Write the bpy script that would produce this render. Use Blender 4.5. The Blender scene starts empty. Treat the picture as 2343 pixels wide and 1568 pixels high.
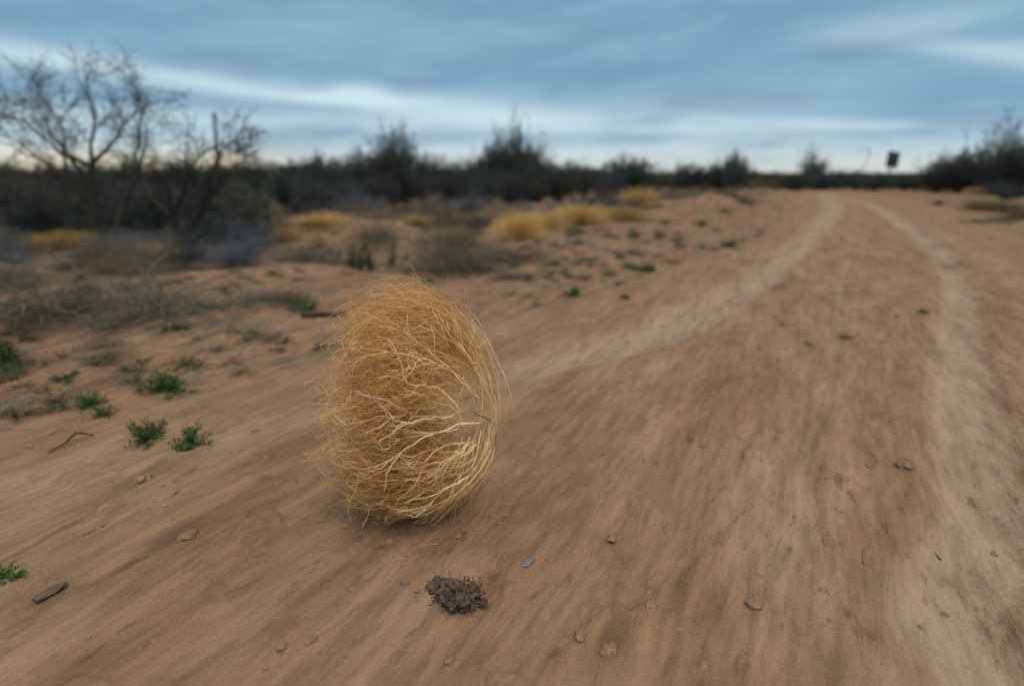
import bpy, math, random
import numpy as np
from math import sin, cos, tan, atan, atan2, radians, degrees, pi
random.seed(7)
RS = np.random.RandomState(11)
S = bpy.context.scene
C = S.collection

# ------------------------------------------------------------------ camera
PITCH = radians(14.0); CAMZ = 1.0; FPX = 1561.0      # FPX: focal length in pixels of a 2342 px wide frame
cd = bpy.data.cameras.new('camera'); cam = bpy.data.objects.new('camera', cd); C.objects.link(cam)
cam.location = (0, 0, CAMZ); cam.rotation_euler = (radians(90) - PITCH, 0, 0)
cd.lens = 24.0; cd.sensor_width = 36.0; cd.clip_start = 0.02; cd.clip_end = 6000
cd.dof.use_dof = True; cd.dof.focus_distance = 1.80; cd.dof.aperture_fstop = 1.25
S.camera = cam
def ray(px, py):
    u = (px - 1171.0) / FPX; v = (784.0 - py) / FPX
    return np.array([u, cos(PITCH) + v * sin(PITCH), v * cos(PITCH) - sin(PITCH)])
def onground(px, py, z=0.0):
    d = ray(px, py); t = (z - CAMZ) / d[2]
    return d[0] * t, d[1] * t
def atY(px, py, Y):
    d = ray(px, py); t = Y / d[1]
    return np.array([d[0] * t, Y, CAMZ + d[2] * t])
def azel(px, py):
    d = ray(px, py)
    return degrees(atan2(d[0], d[1])), degrees(atan2(d[2], math.hypot(d[0], d[1])))

# ------------------------------------------------------------------ node helpers
class NT:
    def __init__(s, tree): s.t = tree; s.n = tree.nodes; s.l = tree.links
    def new(s, typ, **kw):
        n = s.n.new(typ)
        for k, v in kw.items(): setattr(n, k, v)
        return n
    def put(s, sock, v):
        if isinstance(v, bpy.types.NodeSocket): s.l.new(v, sock)
        else: sock.default_value = v
    def m(s, op, a, b=0.0, clamp=False, c=None):
        n = s.new('ShaderNodeMath', operation=op, use_clamp=clamp)
        s.put(n.inputs[0], a); s.put(n.inputs[1], b)
        if c is not None: s.put(n.inputs[2], c)
        return n.outputs[0]
    def mix(s, f, a, b, blend='MIX'):
        n = s.new('ShaderNodeMix', data_type='RGBA', blend_type=blend)
        s.put(n.inputs[0], f)
        for i, v in ((6, a), (7, b)):
            if isinstance(v, (tuple, list)): v = tuple(v) + ((1,) if len(v) == 3 else ())
            s.put(n.inputs[i], v)
        return n.outputs[2]
    def noise(s, vec, scale, detail=4, rough=.55, dist=0.0):
        n = s.new('ShaderNodeTexNoise'); s.put(n.inputs['Vector'], vec)
        n.inputs['Scale'].default_value = scale; n.inputs['Detail'].default_value = detail
        n.inputs['Roughness'].default_value = rough; n.inputs['Distortion'].default_value = dist
        return n.outputs[0]
    def mapping(s, vec, scale=(1,1,1), rot=(0,0,0), loc=(0,0,0)):
        n = s.new('ShaderNodeMapping'); s.put(n.inputs[0], vec)
        n.inputs['Scale'].default_value = scale; n.inputs['Rotation'].default_value = rot; n.inputs['Location'].default_value = loc
        return n.outputs[0]
    def ramp(s, v, lo, hi, a=0.0, b=1.0):
        n = s.new('ShaderNodeMapRange', interpolation_type='SMOOTHSTEP'); s.put(n.inputs[0], v)
        for i, q in enumerate((lo, hi, a, b)): n.inputs[i + 1].default_value = q
        return n.outputs[0]
    def comb(s, x, y, z):
        n = s.new('ShaderNodeCombineXYZ')
        for i, q in enumerate((x, y, z)): s.put(n.inputs[i], q)
        return n.outputs[0]

# ------------------------------------------------------------------ world: overcast evening sky
SUN_EL, SUN_AZ = 58.0, 158.0          # compass style azimuth measured from +Y towards +X
W = bpy.data.worlds.new('World'); S.world = W; W.use_nodes = True
w = NT(W.node_tree); w.n.clear()
out = w.new('ShaderNodeOutputWorld'); bg = w.new('ShaderNodeBackground'); w.l.new(bg.outputs[0], out.inputs[0])
bg.inputs[1].default_value = 0.1
sky = w.new('ShaderNodeTexSky', sky_type='NISHITA'); sky.sun_disc = False
sky.sun_elevation = radians(SUN_EL); sky.sun_rotation = radians(SUN_AZ)
tc = w.new('ShaderNodeTexCoord'); D = tc.outputs['Generated']
sp = w.new('ShaderNodeSeparateXYZ'); w.l.new(D, sp.inputs[0])
el = w.m('MULTIPLY', w.m('ARCSINE', sp.outputs[2]), 57.2958)
az = w.m('MULTIPLY', w.m('ARCTAN2', sp.outputs[0], sp.outputs[1]), 57.2958)
# soft warping so that no band is a clean shape
wn = w.noise(w.comb(w.m('MULTIPLY', az, .05), w.m('MULTIPLY', el, .22), 3.1), 1.0, 3, .5)
wn2 = w.noise(w.comb(w.m('MULTIPLY', az, .10), w.m('MULTIPLY', el, .5), 9.1), 1.0, 3, .5)
azw = w.m('ADD', az, w.m('MULTIPLY', w.m('SUBTRACT', wn, .5), 6.0))
elw = w.m('ADD', el, w.m('MULTIPLY', w.m('SUBTRACT', wn2, .5), 1.1))
def streak(px, py, wx, wy, px2, py2):
    """a soft cloud streak in azimuth / elevation, between two bearings"""
    a1, e1 = azel(px, py); a2, e2 = azel(px2, py2)
    ca, ce = (a1 + a2) / 2, (e1 + e2) / 2; L = math.hypot(a2 - a1, e2 - e1); th = atan2(e2 - e1, a2 - a1)
    da = w.m('SUBTRACT', azw, ca); de = w.m('SUBTRACT', elw, ce)
    p = w.m('ADD', w.m('MULTIPLY', da, cos(th)), w.m('MULTIPLY', de, sin(th)))
    q = w.m('SUBTRACT', w.m('MULTIPLY', de, cos(th)), w.m('MULTIPLY', da, sin(th)))
    r = w.m('ADD', w.m('POWER', w.m('ABSOLUTE', w.m('MULTIPLY', p, 1 / (L * .5 * wx))), 2.6), w.m('POWER', w.m('ABSOLUTE', w.m('MULTIPLY', q, 1 / wy)), 2.0))
    return w.m('EXPONENT', w.m('MULTIPLY', r, -1.0))
def total(lst):
    acc = None
    for (amp, a) in lst:
        v = w.m('MULTIPLY', streak(*a), amp)
        acc = v if acc is None else w.m('ADD', acc, v)
    return acc
BR = total([(.5, (950,275,1.1,.8,1320,300)), (.35, (930,345,1.1,.5,1400,352)), (.6, (-200,300,1.2,1.6, 520,320)), (.4, (-200,262,1.1,.5,260,262)), (.62, (-160,100,1.1,.95, 250,150)), (.68, (200,148,1.1,.8, 700,222)), (.75, (640,226,1.0,.55, 1000,232)), (.45, (760,205,1.0,.55, 900,212)),
            (.55, (900,240,1.2,.9, 1420,283)), (.42, (1450,300,1.1,.35, 1720,298)), (.40, (1850,284,1.1,.28, 2110,294)), (.30, (1560,273,1.1,.4, 1900,276)),
            (.60, (2120,108,1.1,.8, 2600,150)), (.32, (1900,86,1.2,.8, 2300,20)), (.22, (1180,335,1.2,.45, 1640,340)), (.20, (350,262,1.1,.4, 520,268)), (.3, (560,276,1.1,.4, 900,285)),
            (.16, (1650,185,1.2,.9, 2000,190)), (.14, (450,60,1.2,1.5, 1200,90))])
DK = total([(.75, (-120,190,1.1,.85, 420,222)), (.7, (380,228,1.1,.5, 820,256)), (.85, (1750,200,1.2,1.5, 2600,205)), (.5, (1150,305,1.1,.5, 1580,318)), (.5, (980,300,1.0,.5,1120,306)),
            (.45, (1800,262,1.2,.5, 2400,262)), (.35, (1150,170,1.3,1.2, 1700,205)), (.3, (300,300,1.1,.3, 620,292)), (.3, (0,10,1.2,1.2, 500,50)), (.4, (1900,303,1.1,.3,2250,318))])
vst = w.comb(w.m('MULTIPLY', azw, .045), w.m('MULTIPLY', elw, .33), 0.7)
st = w.noise(vst, 1.0, 5, .55, .3)
st2 = w.noise(w.comb(w.m('MULTIPLY', az, .11), w.m('ADD', w.m('MULTIPLY', el, .5), w.m('MULTIPLY', az, -.03)), 4.7), 1.0, 4, .5)
lowf = w.ramp(el, .5, 8.5, 1.0, 0.0)
base = w.mix(lowf, (.185, .380, .515), (.47, .64, .74))
base = w.mix(w.ramp(st, .35, .68), base, w.mix(lowf, (.235, .41, .55), (.60, .73, .80)))
base = w.mix(w.m('MULTIPLY', w.ramp(st2, .42, .66), .60), base, (.190, .310, .455))
st3 = w.noise(w.comb(w.m('MULTIPLY', az, .16), w.m('ADD', w.m('MULTIPLY', el, .9), w.m('MULTIPLY', az, -.06)), 14.7), 1.0, 6, .62, .6)
base = w.mix(w.m('MULTIPLY', w.ramp(st3, .48, .72), .35), base, (.33, .52, .64))
base = w.mix(w.m('MULTIPLY', w.ramp(st3, .52, .30), .30), base, (.165, .31, .43))
colr = w.mix(w.m('MINIMUM', w.m('MULTIPLY', DK, .8), 1.0), base, (.165, .345, .51))
colr = w.mix(w.m('MINIMUM', w.m('MULTIPLY', BR, 1.1), 1.0), colr, (.62, .80, .87))
glow = w.m('ADD', w.ramp(el, .1, 2.8, .8, 0.0), 0.0)
leftg = w.ramp(az, -30, -8, 1.0, .40)
colr = w.mix(w.m('MULTIPLY', glow, leftg), colr, (.93, .80, .55))
colr = w.mix(w.m('MULTIPLY', streak(455,364,1.0,.55,540,364), .8), colr, (1.0, .86, .60))
# overcast deck grows brighter and greyer towards the zenith
over = w.ramp(el, 16, 60)
colr = w.mix(over, colr, (1.05, 1.12, 1.18))
scaled = w.mix(1.0, colr, (10, 10, 10), 'MULTIPLY')
w.l.new(w.mix(.95, sky.outputs[0], scaled), bg.inputs[0])

sd = bpy.data.lights.new('sun', 'SUN'); sun = bpy.data.objects.new('sun', sd); C.objects.link(sun)
sd.energy = 1.35; sd.angle = radians(12); sd.color = (1.0, .87, .70)
sun.rotation_euler = (radians(90 - SUN_EL), 0, radians(180 - SUN_AZ))
S.view_settings.view_transform = 'Standard'; S.view_settings.look = 'None'
S.view_settings.exposure = 0.0; S.view_settings.gamma = 1.0
S.render.engine = 'CYCLES'
S.cycles.max_bounces = 5; S.cycles.diffuse_bounces = 3; S.cycles.transparent_max_bounces = 4
S.cycles.use_denoising = True

# ------------------------------------------------------------------ numpy noise
_P = RS.rand(256, 256)
def vnoise(x, y):
    xi = np.floor(x).astype(int); yi = np.floor(y).astype(int); fx = x - xi; fy = y - yi
    fx = fx * fx * (3 - 2 * fx); fy = fy * fy * (3 - 2 * fy)
    a = _P[xi & 255, yi & 255]; b = _P[(xi + 1) & 255, yi & 255]; c = _P[xi & 255, (yi + 1) & 255]; d = _P[(xi + 1) & 255, (yi + 1) & 255]
    return (a * (1 - fx) + b * fx) * (1 - fy) + (c * (1 - fx) + d * fx) * fy
def fbm(x, y, o=4, g=.5):
    s = 0; a = 1; t = 0
    for i in range(o):
        s = s + a * vnoise(x + 17.3 * i, y + 9.1 * i); t += a; a *= g; x = x * 2.03; y = y * 2.03
    return s / t - .5
def sstep(v, a, b):
    t = np.clip((v - a) / (b - a), 0, 1); return t * t * (3 - 2 * t)
def poly_dist(x, y, pts):
    best = np.full(x.shape, 1e9)
    for (ax, ay), (bx, by) in zip(pts[:-1], pts[1:]):
        dx, dy = bx - ax, by - ay; L2 = dx * dx + dy * dy
        t = np.clip(((x - ax) * dx + (y - ay) * dy) / L2, 0, 1)
        best = np.minimum(best, (x - ax - t * dx) ** 2 + (y - ay - t * dy) ** 2)
    return np.sqrt(best)
def smooth_poly(pts, n=6):
    P = np.array(pts, float); o = []
    for i in range(len(P) - 1):
        p0 = P[max(i - 1, 0)]; p1 = P[i]; p2 = P[i + 1]; p3 = P[min(i + 2, len(P) - 1)]
        for k in range(n):
            t = k / n
            o.append(.5 * ((2 * p1) + (-p0 + p2) * t + (2 * p0 - 5 * p1 + 4 * p2 - p3) * t * t + (-p0 + 3 * p1 - 3 * p2 + p3) * t ** 3))
    o.append(P[-1]); return [tuple(q) for q in o]
G = lambda L: [onground(*p) for p in L]
TRK_L = smooth_poly([(-6.0, -1.2)] + G([(-250, 1190), (250, 1040), (700, 955), (1100, 865), (1480, 765), (1720, 650), (1830, 560), (1895, 500), (1905, 468), (1850, 447)]) + [(13., 43.), (-2., 62.)], 5)
TRK_R = smooth_poly([(1.75, -6.), (1.25, -1.0)] + G([(2290, 1568), (2245, 1200), (2200, 850), (2185, 640), (2130, 560), (2050, 500), (1980, 465), (1900, 448)]) + [(16., 44.), (-2., 66.)], 5)
TRK_M = smooth_poly([(1.05, .35)] + G([(1800, 1250), (1900, 850), (1925, 650), (1945, 540), (1960, 490), (1950, 462)]), 5)
TRK_F = smooth_poly([(4.6, 1.5)] + G([(2500, 760), (2342, 640), (2200, 560), (2080, 500)]), 5)
TRK_D = smooth_poly([(.25, 1.0)] + G([(1480, 1440), (1640, 1200), (1760, 1060), (1900, 900), (2060, 720)]), 5)
EDGE_L = smooth_poly([(-9., .2)] + G([(-300, 1010), (100, 960), (500, 890), (900, 790), (1300, 690), (1600, 600), (1770, 520), (1815, 465), (1740, 443)]) + [(4., 52.), (-12., 74.)], 5)
EDGE_R = smooth_poly([(7.5, -3.), (6.6, 2.5)] + G([(2560, 610), (2342, 540), (2220, 495), (2110, 460), (2010, 446)]) + [(20., 44.), (10., 60.), (-2., 76.)], 5)
ROADPOLY = EDGE_L + EDGE_R[::-1] + [(7.5, -8.), (-9., -8.)]
def inpoly(x, y, poly):
    r = np.zeros(x.shape, bool); n = len(poly)
    for i in range(n):
        x1, y1 = poly[i]; x2, y2 = poly[(i + 1) % n]
        if y1 == y2: continue
        c = ((y1 > y) != (y2 > y)) & (x < (x2 - x1) * (y - y1) / (y2 - y1) + x1)
        r ^= c
    return r
MOUNDS = [(865, 560, .85, .34), (640, 640, .9, .12), (420, 700, 1.0, .10), (1330, 570, .9, .12), (1640, 500, 1.3, .3), (1560, 500, 1.0, .22), (1745, 462, 2.0, .4), (300, 600, 1.1, .14), (2320, 480, 1.5, .2)]
DARK_PATCHES = [(410,1222,.16,.05,.9), (330,1098,.22,.05,.7), (700,1010,.14,.04,.5), (2068,1072,.06,.03,.9), (1398,1240,.08,.03,.6), (1400,1480,.09,.04,.8), (1325,1455,.05,.02,.5), (1640,1400,.10,.04,.4), (1730,1380,.06,.03,.6), (2170,602,.5,.22,.6), (1790,652,.5,.10,.6), (1560,1330,.09,.03,.5),  # spots where the soil colour is darker, drawn out along the drive
    (1930,770,.16,.05,.7), (1795,745,.12,.05,.6), (1850,790,.12,.04,.6), (100,1380,.12,.03,.5), (860,1200,.16,.10,.35), (1500,880,.2,.03,.4), (1960,1330,.06,.03,.4), (740,1000,.15,.03,.5), (1640,940,.2,.03,.35), (2000,950,.1,.03,.35), (2080,880,.1,.03,.3), (150,900,.5,.1,.3), (560,1140,.2,.04,.4)]  # the patch at the tumbleweed foot paints its contact shade into the soil colour
MW = [(onground(a, b) + (r, h)) for a, b, r, h in MOUNDS]
AZR = atan2(*ray(1880, 395)[:2]); RD = (sin(AZR), cos(AZR))       # bearing the vehicles drive along
def fields(x, y):
    x = np.asarray(x, float); y = np.asarray(y, float)
    wob = fbm(x * .9, y * .9, 3) * .5
    ins = inpoly(x, y, ROADPOLY)
    de = np.minimum(poly_dist(x, y, EDGE_L), poly_dist(x, y, EDGE_R))
    sdist = np.where(ins, de, -de) + wob * 1.0
    road = sstep(sdist, -.35, .35)
    u = x * RD[1] - y * RD[0]; v = x * RD[0] + y * RD[1]
    rag = fbm(u * 3.1, v * .7, 3) * .20
    far = 1 + np.clip(np.hypot(x, y) - 6, 0, 40) * .03
    def tr(P, wd, amp, rg=1.0): return amp * np.exp(-((np.maximum(poly_dist(x, y, P) / far + rag * rg, 0)) / wd) ** 2)
    tl = tr(TRK_L, .22, 1.) * (.42 + .58 * sstep(x, -.7, .9)); trr = tr(TRK_R, .155, 1.1, .45); tm = tr(TRK_M, .12, .42); tf = tr(TRK_F, .22, .45); td = tr(TRK_D, .05, .4)
    track = np.clip(np.maximum.reduce([tl, trr, tm, tf, td]), 0, 1)
    return road, track, u, v, sdist
def H(x, y, F=None):
    x = np.asarray(x, float); y = np.asarray(y, float)
    road, track, u, v, sd_ = F if F is not None else fields(x, y)
    r = np.hypot(x, y)
    z = fbm(x * .23, y * .23, 3) * .20 * sstep(r, 2, 9) * (1 - .8 * road)
    z = z + (1 - road) * (fbm(x * 1.4, y * 1.4, 3) * .09 + .015 + np.abs(fbm(x * 5, y * 5, 3)) * .06)
    z = z - .042 * track + .018 * road * np.exp(-((track - .25) / .2) ** 2)
    z = z + road * (1 - .6 * track) * (fbm(u * 6.5, v * 1.6, 4) * .034 + np.maximum(fbm(x * 8, y * 8, 3) - .12, 0) * .10)
    fine = sstep(r, 12, 5)
    z = z + fine * fbm(u * 30, v * 9, 3) * .008
    for mx, my, mr, mh in MW:
        z = z + mh * np.exp(-(((x - mx) ** 2 + (y - my) ** 2) / (mr * mr))) * (1 + .5 * fbm(x * 3, y * 3, 2))
    return z
def h1(x, y): return float(H(np.array([x]), np.array([y]))[0])

# ------------------------------------------------------------------ tagging and mesh helpers
def tag(o, label=None, cat=None, group=None, kind=None):
    for k, v in (('label', label), ('category', cat), ('group', group), ('kind', kind)):
        if v: o[k] = v
    return o
def empty(name, loc, rz=0.0, **kw):
    o = bpy.data.objects.new(name, None); C.objects.link(o); o.location = loc; o.rotation_euler = (0, 0, rz); o.empty_display_size = .1
    return tag(o, **kw)
def mesh(name, parts, mats, parent=None, smooth=True):
    """parts: list of (verts Nx3, faces Mx4, material index)"""
    me = bpy.data.meshes.new(name); V = []; F = []; MI = []; off = 0
    for v, f, mi in parts:
        V.append(v); F.append(f + off); MI.append(np.full(len(f), mi)); off += len(v)
    V = np.concatenate(V); F = np.concatenate(F); MI = np.concatenate(MI)
    me.vertices.add(len(V)); me.vertices.foreach_set('co', V.astype(np.float32).ravel())
    me.loops.add(F.size); me.loops.foreach_set('vertex_index', F.astype(np.int32).ravel())
    me.polygons.add(len(F)); me.polygons.foreach_set('loop_start', np.arange(0, F.size, F.shape[1], dtype=np.int32))
    me.polygons.foreach_set('material_index', MI.astype(np.int32))
    me.polygons.foreach_set('use_smooth', np.full(len(F), smooth))
    for m_ in mats: me.materials.append(m_)
    me.update(calc_edges=True); me.validate()
    o = bpy.data.objects.new(name, me); C.objects.link(o)
    if parent: o.parent = parent
    return o
def norm(a): return a / np.maximum(np.linalg.norm(a, axis=-1, keepdims=True), 1e-9)
def tubes(P, R, k=3):
    """P (S,N,3) polylines, R (S,N) radii -> one quad surface"""
    Sn, N, _ = P.shape
    T = norm(np.gradient(P, axis=1))
    ref = norm(RS.randn(Sn, 1, 3)) + 0 * T
    A = norm(np.cross(T, ref)); B = np.cross(T, A)
    ang = np.arange(k) * 2 * pi / k
    V = P[:, :, None, :] + R[:, :, None, None] * (np.cos(ang)[None, None, :, None] * A[:, :, None, :] + np.sin(ang)[None, None, :, None] * B[:, :, None, :])
    idx = np.arange(Sn * N * k).reshape(Sn, N, k)
    a = idx[:, :-1, :]; b = idx[:, 1:, :]
    F = np.stack([a, np.roll(a, -1, 2), np.roll(b, -1, 2), b], -1).reshape(-1, 4)
    return V.reshape(-1, 3), F
def leaves(Pc, size, aspect=.45, up=0.0):
    n = len(Pc); d = RS.randn(n, 3); d[:, 2] += up; d = norm(d)
    s = norm(np.cross(d, RS.randn(n, 3))); L = (size * RS.uniform(.6, 1.3, n))[:, None]
    V = np.stack([Pc, Pc + d * L * .5 + s * L * aspect * .5, Pc + d * L, Pc + d * L * .5 - s * L * aspect * .5], 1)
    return V.reshape(-1, 3), np.arange(n * 4).reshape(n, 4)
def grow(start, d, length, n=8, wander=.25, grav=0.0):
    Sn = len(start); P = np.zeros((Sn, n, 3)); P[:, 0] = start; d = norm(d); st = (length / (n - 1))[:, None]
    for i in range(1, n):
        d = norm(d + RS.randn(Sn, 3) * wander / math.sqrt(n) + np.array([0, 0, -grav / n]))
        P[:, i] = P[:, i - 1] + d * st
    return P
def branch_from(P, per, lo=.25, hi=1.0, spread=.7, length=.5, n=6, wander=.3, grav=0.0):
    Sn, N, _ = P.shape; k = Sn * per
    src = np.repeat(np.arange(Sn), per); t = RS.uniform(lo, hi, k) * (N - 1.001); i = t.astype(int); f = (t - i)[:, None]
    st = P[src, i] * (1 - f) + P[src, i + 1] * f
    T = norm(P[src, i + 1] - P[src, i]); d = norm(T + RS.randn(k, 3) * spread)
    return grow(st, d, length * RS.uniform(.5, 1.2, k) * (1.25 - .6 * t / N), n, wander, grav)
def taper(P, r0, r1): return np.linspace(r0, r1, P.shape[1])[None, :] * RS.uniform(.7, 1.2, (P.shape[0], 1))

# ------------------------------------------------------------------ materials
def mat(name, c1, c2, scale=20.0, rough=.85, trans=0.0, spec=.2, var=.25, hue=.0):
    m_ = bpy.data.materials.new(name); m_.use_nodes = True; t = NT(m_.node_tree)
    b = t.n['Principled BSDF']; tcn = t.new('ShaderNodeTexCoord'); oi = t.new('ShaderNodeObjectInfo')
    ge = t.new('ShaderNodeNewGeometry')
    n1 = t.noise(tcn.outputs['Object'], scale, 3, .6)
    f = t.m('ADD', t.m('MULTIPLY', t.ramp(n1, .35, .65), .6), t.m('MULTIPLY', ge.outputs['Random Per Island'], .4))
    c = t.mix(f, c1, c2)
    v = t.m('ADD', 1 - var / 2, t.m('MULTIPLY', oi.outputs['Random'], var))
    c = t.mix(1.0, c, t.comb(v, v, v), 'MULTIPLY')
    t.l.new(c, b.inputs['Base Color']); b.inputs['Roughness'].default_value = rough
    b.inputs['Specular IOR Level'].default_value = spec
    if trans:
        tr = t.new('ShaderNodeBsdfTranslucent'); t.l.new(c, tr.inputs[0]); ms = t.new('ShaderNodeMixShader')
        ms.inputs[0].default_value = trans; t.l.new(b.outputs[0], ms.inputs[1]); t.l.new(tr.outputs[0], ms.inputs[2])
        t.l.new(ms.outputs[0], t.n['Material Output'].inputs[0])
    return m_
M_BARK = mat('dark_bark', (.030, .024, .020), (.060, .048, .040), 30)
M_TWIG = mat('dark_twig', (.035, .030, .028), (.075, .062, .055), 10)
M_CREO = mat('scrub_leaf', (.036, .053, .044), (.066, .084, .062), 3, trans=.15, var=.5)
M_CREO2 = mat('scrub_leaf_bluish', (.050, .066, .072), (.085, .100, .105), 3, trans=.15, var=.4)
M_SAGE = mat('sage_leaf', (.10, .125, .085), (.17, .19, .13), 4, trans=.15, var=.3)
M_GREYB = mat('blue_grey_twig', (.10, .115, .135), (.17, .185, .20), 6, var=.3)
M_DEAD = mat('dead_grey_twig', (.11, .095, .075), (.22, .195, .15), 6, var=.3)
M_DEADB = mat('dead_brown_twig', (.14, .10, .06), (.24, .18, .11), 6, var=.3)
M_GOLD = mat('golden_grass', (.58, .38, .13), (.84, .62, .29), 6, trans=.3, var=.55)
M_TAN = mat('tan_grass', (.33, .25, .13), (.46, .36, .20), 6, trans=.3, var=.3)
M_GREEN = mat('fresh_green_leaf', (.055, .110, .028), (.120, .180, .055), 12, trans=.25, var=.4)
M_OLIVE = mat('olive_weed_leaf', (.07, .085, .045), (.12, .13, .07), 12, trans=.2, var=.5)
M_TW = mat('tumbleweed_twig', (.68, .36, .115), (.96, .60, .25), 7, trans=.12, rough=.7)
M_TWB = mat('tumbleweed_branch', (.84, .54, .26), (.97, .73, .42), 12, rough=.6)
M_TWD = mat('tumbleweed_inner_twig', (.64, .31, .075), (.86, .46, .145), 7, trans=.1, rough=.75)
M_ROOT = mat('tumbleweed_root', (.14, .10, .06), (.26, .19, .12), 25)
M_CLOD = mat('dirt_clod', (.20, .115, .066), (.30, .185, .115), 18)
M_DUNG = mat('dark_dry_matter', (.062, .043, .033), (.150, .105, .075), 60)
M_STONE = mat('grey_stone', (.17, .135, .11), (.25, .20, .165), 14)
M_SIGN = mat('dark_metal', (.020, .030, .032), (.035, .050, .050), 5, rough=.5)
M_POST = mat('weathered_grey_post', (.16, .17, .175), (.24, .25, .25), 8)

# ground material shared by the shoulder and the road
def ground_material():
    m_ = bpy.data.materials.new('dry_red_dirt'); m_.use_nodes = True; t = NT(m_.node_tree); b = t.n['Principled BSDF']
    g = t.new('ShaderNodeNewGeometry'); P = g.outputs['Position']
    def at(n): a = t.new('ShaderNodeAttribute'); a.attribute_name = n; return a.outputs['Fac']
    road = at('road'); track = at('track')
    rot = t.mapping(P, rot=(0, 0, AZR))
    rot.node.vector_type = 'POINT'
    drag = t.mapping(rot, scale=(1, .14, 1))            # grit dragged out along the driving direction
    d1 = t.noise(drag, 9, 5, .62, .25); d2 = t.noise(drag, 34, 4, .6, .1)
    drag2 = t.mapping(rot, scale=(1, .32, 1), loc=(3, 1, 0))
    b1 = t.noise(drag2, 3.2, 4, .6, .3); b2 = t.noise(P, .7, 3, .5); b3 = t.noise(drag2, 11, 4, .65, .2)
    grain = t.noise(P, 160, 3, .7)
    red = t.mix(t.ramp(b1, .32, .68), (.232, .118, .064), (.312, .174, .101))
    red = t.mix(t.m('MULTIPLY', t.ramp(b2, .35, .7), .5), red, (.29, .170, .097))
    roadc = t.mix(t.ramp(b1, .30, .70), (.240, .134, .072), (.305, .185, .108))
    c = t.mix(road, red, roadc)
    c = t.mix(t.m('MULTIPLY', t.ramp(t.m('ADD', track, t.m('MULTIPLY', t.m('SUBTRACT', b3, .5), .9)), .10, .90), .66), c, (.360, .255, .172))
    c = t.mix(t.m('MULTIPLY', t.ramp(t.noise(drag2, 13, 3, .6, .3), .63, .72), .6), c, (.115, .064, .036))
    c = t.mix(t.m('MULTIPLY', t.ramp(t.noise(drag2, 27, 3, .6, .3), .62, .72), .5), c, (.13, .075, .045))
    c = t.mix(t.m('MULTIPLY', at('dark_patch'), .75), c, (.085, .052, .034))
    sh = t.m('SUBTRACT', 1.0, road)
    # litter, crust and darker damp specks of the shoulder
    c = t.mix(t.m('MULTIPLY', t.m('MULTIPLY', t.ramp(b3, .50, .66), sh), .62), c, (.105, .078, .054))
    c = t.mix(t.m('MULTIPLY', t.m('MULTIPLY', t.ramp(t.noise(drag2, 6.5, 4, .65, .4), .48, .62), sh), .66), c, (.120, .112, .074))
    c = t.mix(t.m('MULTIPLY', t.ramp(t.noise(drag2, 5.1, 5, .72, .5), .56, .70), .55), c, (.145, .083, .046))
    s = t.m('ADD', .69, t.m('MULTIPLY', t.ramp(d1, .34, .66), .28)); s = t.m('ADD', s, t.m('MULTIPLY', t.ramp(d2, .36, .64), .22))
    s = t.m('ADD', s, t.m('MULTIPLY', t.m('SUBTRACT', grain, .5), .60))
    c = t.mix(1.0, c, t.comb(s, s, s), 'MULTIPLY')
    t.l.new(c, b.inputs['Base Color']); b.inputs['Roughness'].default_value = .95; b.inputs['Specular IOR Level'].default_value = .1
    hgt = t.m('ADD', t.m('MULTIPLY', d1, .5), t.m('ADD', t.m('MULTIPLY', d2, .22), t.m('MULTIPLY', b3, .5)))
    hgt = t.m('ADD', hgt, t.m('MULTIPLY', t.noise(P, 45, 4, .7), .25))
    bp = t.new('ShaderNodeBump'); bp.inputs['Strength'].default_value = .7; bp.inputs['Distance'].default_value = .045
    t.l.new(hgt, bp.inputs['Height']); t.l.new(bp.outputs[0], b.inputs['Normal'])
    return m_
M_GROUND = ground_material()

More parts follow.
